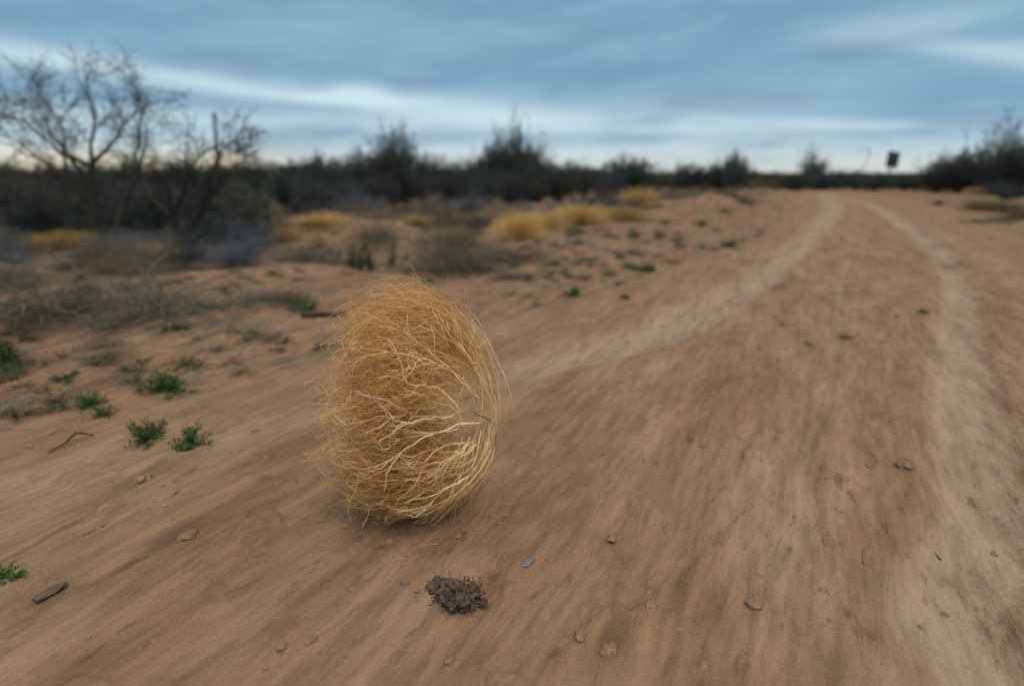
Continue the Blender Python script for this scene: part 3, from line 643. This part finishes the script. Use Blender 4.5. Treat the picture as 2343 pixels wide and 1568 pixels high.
# ------------------------------------------------------------------ lumps, clods, sticks on the ground
def lump(r, flat=.6, seed=0, rough=.35, seg=28):
    rs = np.random.RandomState(seed); th = np.linspace(0, 2 * pi, seg, endpoint=False); ph = np.linspace(-pi / 2, pi / 2, seg // 2)
    Tm, Pm = np.meshgrid(th, ph); d = np.stack([np.cos(Pm) * np.cos(Tm), np.cos(Pm) * np.sin(Tm), np.sin(Pm)], -1)
    k = 1 + 0 * Tm
    for s, a in ((2.2, .5), (4.5, .3), (9, .18)):
        o = rs.rand(3) * 40; q = d * s + o; k = k + rough * a * 4 * ((vnoise(q[..., 0] + q[..., 2] * .7, q[..., 1] - q[..., 2] * .6)) - .5)
    V = (d * k[..., None] * r * np.array([1, 1, flat])).reshape(-1, 3); n0, n1 = Tm.shape; idx = np.arange(n0 * n1).reshape(n0, n1)
    a = idx[:-1]; b = idx[1:]; F = np.stack([a, np.roll(a, -1, 1), np.roll(b, -1, 1), b], -1).reshape(-1, 4); return V, F
def clod(px, py, wpx, m_, name, label, cat, group=None, flat=.55, asp=1.0, rough=.35, rz=None, smooth=True):
    x, y = onground(px, py); z = h1(x, y); dist = math.hypot(y, CAMZ) ; r = wpx / FPX * (y * cos(PITCH) + CAMZ * sin(PITCH))
    o = mesh(name, [lump(r, flat, random.randint(0, 9999), rough) + (0,)], [m_], smooth=smooth); o.location = (x, y, z + r * flat * .35)
    o.rotation_euler = (0, 0, -AZR if rz is None else rz); o.scale = (1, asp, 1); return tag(o, label, cat, group)
# dark dried clump near the bottom of the frame
def dark_clump():
    x, y = onground(1050, 1375); z = h1(x, y); root = empty('dried_plant_clump', (x, y, z), label='dark shaggy dried clump lying alone on the road in front of the tumbleweed', cat='clump')
    bits = []
    for i in range(22):
        V, F = lump(random.uniform(.014, .034), .7, 50 + i, .9, 22); q = RS.randn(3) * np.array([.019, .019, .007]); bits.append((V + q + np.array([0, 0, .020]), F, 0))
    n = 420; lp = RS.randn(n, 3) * np.array([.034, .034, .012]) + np.array([0, 0, .02]); lp[:, 2] = np.abs(lp[:, 2]); v, f = leaves(lp, .022, .35, .1); bits.append((v, f, 0))
    mesh('body', bits, [M_DUNG], root)
    n = 260; a = RS.uniform(0, 6.28, n); d = np.stack([np.cos(a), np.sin(a), RS.uniform(-.1, .5, n)], 1)
    P = grow(RS.randn(n, 3) * np.array([.025, .025, .004]) + np.array([0, 0, .02]), d, RS.uniform(.03, .085, n), 6, 1.1, .7); P[:, :, 2] = np.abs(P[:, :, 2])
    mesh('bristles', [tubes(P, taper(P, .0015, .0006)) + (0,)], [M_DUNG], root); root.scale = (.74, .74, .72)
dark_clump()
for px, py, wp, m_, nm, lab, cat, fl, asp in [
    (430,1225,15,M_CLOD,'dirt_clod','clod on the dark patch left of the tumbleweed foot','clod',.5,1.5), (330,1098,12,M_CLOD,'dirt_clod','crumbled clod at the lower left, above the dark patch','clod',.5,1.6),
    (118,1368,13,M_DUNG,'bark_piece','dark sliver of bark at the lower left','bark',.4,3.2), (925,1336,9,M_STONE,'pebble','small grey round pebble left of the dark clump','stone',.7,1.),
    (1208,1288,10,M_STONE,'stone_chip','narrow grey stone chip right of the dark clump','stone',.4,2.4), (2068,1072,16,M_CLOD,'dirt_clod','dark clod beside the right wheel track','clod',.5,1.2),
    (1398,1240,12,M_CLOD,'dirt_clod','reddish clod right of the stone chip','clod',.45,1.5), (1395,1490,17,M_CLOD,'dirt_clod','broad reddish clod at the bottom of the frame','clod',.4,1.5), (1325,1458,13,M_CLOD,'dirt_clod','small clod left of the broad reddish one','clod',.5,1.4),
    (1490,1395,14,M_CLOD,'dirt_clod','small clod above the broad reddish one','clod',.5,1.4), (1725,1385,16,M_CLOD,'dirt_clod','clod low in the middle of the road','clod',.5,1.3), (1940,772,14,M_CLOD,'dirt_clod','upper clod of the pair in mid road','clod',.5,1.0),
    (1800,745,11,M_CLOD,'dirt_clod','clod on the left side of the road crown','clod',.5,1.), (1850,787,10,M_CLOD,'dirt_clod','lower clod of the pair in mid road','clod',.5,1.), (385,1140,11,M_CLOD,'flat_stone','pale flat stone between two clods at lower left','stone',.3,2.4),
    (2170,604,12,M_CLOD,'dirt_clod','dark low clod at the top of the right wheel track','clod',.25,1.), (1800,652,9,M_CLOD,'dirt_clod','dark lip of dirt on the left wheel track','clod',.25,1.)]:
    clod(px, py, wp, m_, nm, lab, cat, None, fl, asp)
n = 0
while n < 34:
    px = random.uniform(-100, 2450); py = 620 + 930 * random.random(); gx, gy = onground(px, py); f_ = fields(np.array([gx]), np.array([gy]))
    if f_[1][0] > .35 or (650 < px < 1250 and 600 < py < 1450): continue
    clod(px, py, random.uniform(2, 7) * (.6 + py / 1500), M_CLOD, 'dirt_clod', 'small crumb of red dirt lying loose on the ground', 'clod', 'small red dirt clods scattered on the ground', .5, random.uniform(1, 1.6)); n += 1
def stick(p0, p1, r, label, m_=M_BARK):
    a = onground(*p0); b = onground(*p1); A = np.array([a[0], a[1], h1(*a) + r]); B = np.array([b[0], b[1], h1(*b) + r])
    P = resample([A, A * .6 + B * .4 + RS.randn(3) * .012, A * .3 + B * .7 + RS.randn(3) * .012, B], 12); root = empty('fallen_branch', tuple(A), label=label, cat='branch')
    mesh('limb', [tubes((P - A)[None], np.interp(np.linspace(0, 1, 12), [0, .5, 1], [r * .7, r, r * .5])[None], 8) + (0,)], [m_], root)
    Q = branch_from((P - A)[None], 5, .2, .9, .5, .10, 5, .4); mesh('side_twigs', [tubes(Q, taper(Q, r * .25, r * .1)) + (0,)], [m_], root)
stick((690, 735), (790, 722), .022, 'dark weathered branch lying behind the top left of the tumbleweed')
stick((215, 1000), (110, 1040), .004, 'thin dark twig on the left shoulder')

# ------------------------------------------------------------------ the tumbleweed
def tumbleweed():
    y0 = 1.93; Cn = atY(944, 918, y0); zb = h1(Cn[0], y0); B = .328; Cn[2] = zb + B * .985; A = .258; Dp = .29
    R0 = np.array([Cn[0], y0, zb]); off = Cn - R0
    root = empty('tumbleweed', tuple(R0), label='golden dry tumbleweed bowling along the dirt road', cat='tumbleweed')
    def shell(t, p, rad):
        """t: 0 at the stalk on the right, 1 past the open left side; p: turn around the stalk, 90 degrees is the top"""
        psi = t * radians(128); c = np.cos(psi)
        z = np.sin(psi) * np.sin(p) * B * rad - .055 * np.maximum(c, 0) ** 2
        return np.stack([c * A * rad * np.where(c < 0, 1.22, 1.0), np.sin(psi) * np.cos(p) * Dp * rad, z], -1)
    def wig(n, N, noise, ts):
        T3 = ts[..., None]; wnd = 0
        for q in range(3): wnd = wnd + RS.randn(n, 1, 3) * np.sin(RS.uniform(.6, 1.6 + 1.6 * q, (n, 1, 1)) * 3.1 * T3 + RS.uniform(0, 6.28, (n, 1, 1))) * (.62, .3, .16)[q]
        return wnd * noise * (.35 + .8 * T3) + np.cumsum(RS.randn(n, N, 3), 1) * noise * .06
    def strands(n, N, t0, t1, radl, radh, noise, ph, twist=.35, lean=.15):
        ts = np.linspace(0, 1, N)[None]; a = RS.uniform(*t0, n)[:, None]; b = RS.uniform(*t1, n)[:, None]; t = a + (b - a) * ts
        rad = RS.uniform(radl, radh, n)[:, None] * (1 - .12 * RS.rand(n, 1) * (1 - ts) ** 2)
        return shell(t, ph[:, None] + RS.normal(lean, twist, (n, 1)) * ts, rad) + wig(n, N, noise, ts) + off
    U = lambda n: RS.uniform(0, 6.28, n)
    front = -pi                                   # cos(p) < 0 faces the camera
    def edge(n, sd): return np.where(RS.rand(n) < .5, pi / 2, -pi / 2) + RS.normal(0, sd, n)
    # short woody stalk at the right, frayed dark end
    q = off + np.array([A * .93, -.03, -.05])
    Pr = resample([q + np.array([-.06, .03, .02]), q, q + np.array([.008, -.005, -.03]), q + np.array([.004, -.01, -.07])], 10)
    mesh('root_stalk', [tubes(Pr[None], np.linspace(.0036, .0018, 10)[None], 8) + (0,)], [M_ROOT], root)
    # main branches: long smooth arcs, each its own part
    m1 = strands(46, 30, (.02, .20), (.55, .95), .74, 1.06, .026, edge(46, .45), .18, .05)
    m2 = strands(30, 30, (.18, .50), (.75, 1.05), .80, 1.0, .040, RS.uniform(pi * .6, pi * 1.45, 30), .5)
    m3 = strands(22, 30, (.10, .35), (.60, .95), .55, .95, .035, RS.normal(-pi / 2, .7, 22), .4)
    mains = np.concatenate([m1, m2, m3])
    for i in range(len(mains)):
        k = RS.uniform(.0012, .0023) if i < 46 else RS.uniform(.0016, .0032)
        mesh('branch', [tubes(mains[i][None], (np.interp(np.linspace(0, 1, 30), [0, .15, 1], [.7, 1, .3]) * k)[None], 5) + (0,)], [M_TWB], root)
    # stems swept round the open right rim
    def rim(n, N, spread, noise, a0, a1, rl=.90, rh=1.02):
        ts = np.linspace(0, 1, N)[None]; s0 = RS.uniform(*a0, n)[:, None]; s1 = s0 - RS.uniform(*a1, n)[:, None]; g = s0 + (s1 - s0) * ts; rad = RS.uniform(rl, rh, n)[:, None]; dy = RS.normal(-.02, spread, (n, 1)) * (1 + .4 * ts)
        k = np.sqrt(np.clip(1 - (dy / Dp) ** 2, .2, 1))
        return np.stack([np.cos(g) * A * rad * k, dy + 0 * g, np.sin(g) * B * rad * k], -1) + wig(n, N, noise, ts) + off
    rm = rim(9, 30, .09, .022, (.8, 1.7), (1.0, 1.9), .84, 1.10); rm2 = rim(7, 30, .09, .020, (-.15, .2), (1.0, 1.7))
    for P in np.concatenate([rm, rm2]): mesh('branch', [tubes(P[None], (np.interp(np.linspace(0, 1, 30), [0, .6, 1], [.4, 1, .5]) * RS.uniform(.0010, .0019))[None], 5) + (0,)], [M_TWB], root)
    rf = rim(80, 16, .11, .016, (-1.2, 1.7), (.35, .9), .6, 1.02)
    mains = np.concatenate([mains[:70], mains[76:]])
    fk = branch_from(mains[40:], 6, .2, .95, .34, .14, 9, .4); fk2 = branch_from(fk, 3, .3, 1, .4, .06, 7, .4)
    def inside(P, lim=1.03):
        q = P - off; nn = np.sqrt((q[..., 0] / (A * np.where(q[..., 0] < 0, .95, 1))) ** 2 + (q[..., 1] / Dp) ** 2 + (q[..., 2] / B) ** 2)[..., None]
        return off + q * np.where(nn > lim, (lim + (nn - lim) * .25) / nn, 1)
    fk = inside(fk); fk2 = inside(fk2)
    mesh('forked_twigs', [tubes(fk, taper(fk, .0016, .0007), 4) + (0,), tubes(fk2, taper(fk2, .0008, .0004)) + (0,)], [M_TWB], root)['kind'] = 'stuff'
    o1 = strands(190, 24, (.10, .55), (.6, 1.03), .78, 1.07, .030, edge(190, .55), .2, .05)
    o2 = strands(420, 20, (.42, .75), (.8, 1.10), .70, 1.02, .040, U(420)); o3 = strands(620, 22, (.26, .65), (.7, 1.06), .70, 1.07, .038, RS.normal(pi / 2, .8, 620))
    o4 = branch_from(mains[:46], 12, .3, 1, .2, .14, 9, .3)
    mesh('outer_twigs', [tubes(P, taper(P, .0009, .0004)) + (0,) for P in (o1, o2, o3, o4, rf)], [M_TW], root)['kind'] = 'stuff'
    i1 = strands(430, 16, (.48, .8), (.8, 1.10), .30, .97, .055, U(430), .5); i2 = strands(780, 20, (.34, .7), (.72, 1.10), .45, 1.03, .034, RS.normal(-pi / 2 - .15, .75, 780))
    i3 = branch_from(i1, 3, .2, 1, .8, .05, 5, .7)
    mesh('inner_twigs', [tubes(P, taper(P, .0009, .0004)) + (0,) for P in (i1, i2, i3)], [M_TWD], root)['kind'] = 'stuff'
    # knotty tangle on the open left side: short stiff twigs pointing every way
    n = 520; c0 = shell(RS.uniform(.72, 1.02, n), RS.normal(pi, .75, n), RS.uniform(.45, 1.0, n)) + off
    dd = RS.randn(n, 3) + np.array([-.9, -.3, 0]); K1 = grow(c0, dd, RS.uniform(.04, .13, n), 9, 1.1); K2 = branch_from(K1, 4, .3, 1, 1.0, .035, 6, 1.4)
    mesh('tangled_tips', [tubes(K1, taper(K1, .0013, .0006)) + (0,), tubes(K2, taper(K2, .0008, .0004)) + (0,)], [M_TW], root)['kind'] = 'stuff'
    # straw torn off and left around the contact point
    n = 130; a = U(n); rr = RS.uniform(.02, .30, n); X = R0[0] - .04 + rr * np.cos(a) * 1.1; Y = y0 - .05 + rr * np.sin(a); Z = H(X, Y) + .003; b_ = U(n)
    P = grow(np.stack([X, Y, Z], 1), np.stack([np.cos(b_), np.sin(b_), RS.uniform(-.02, .2, n)], 1), RS.uniform(.015, .07, n), 5, .5, .2)
    tag(mesh('broken_straw', [tubes(P, taper(P, .0009, .0005)) + (0,)], [M_TWD]), 'bits of golden straw shed on the dirt under the tumbleweed', 'straw', kind='stuff')
tumbleweed()
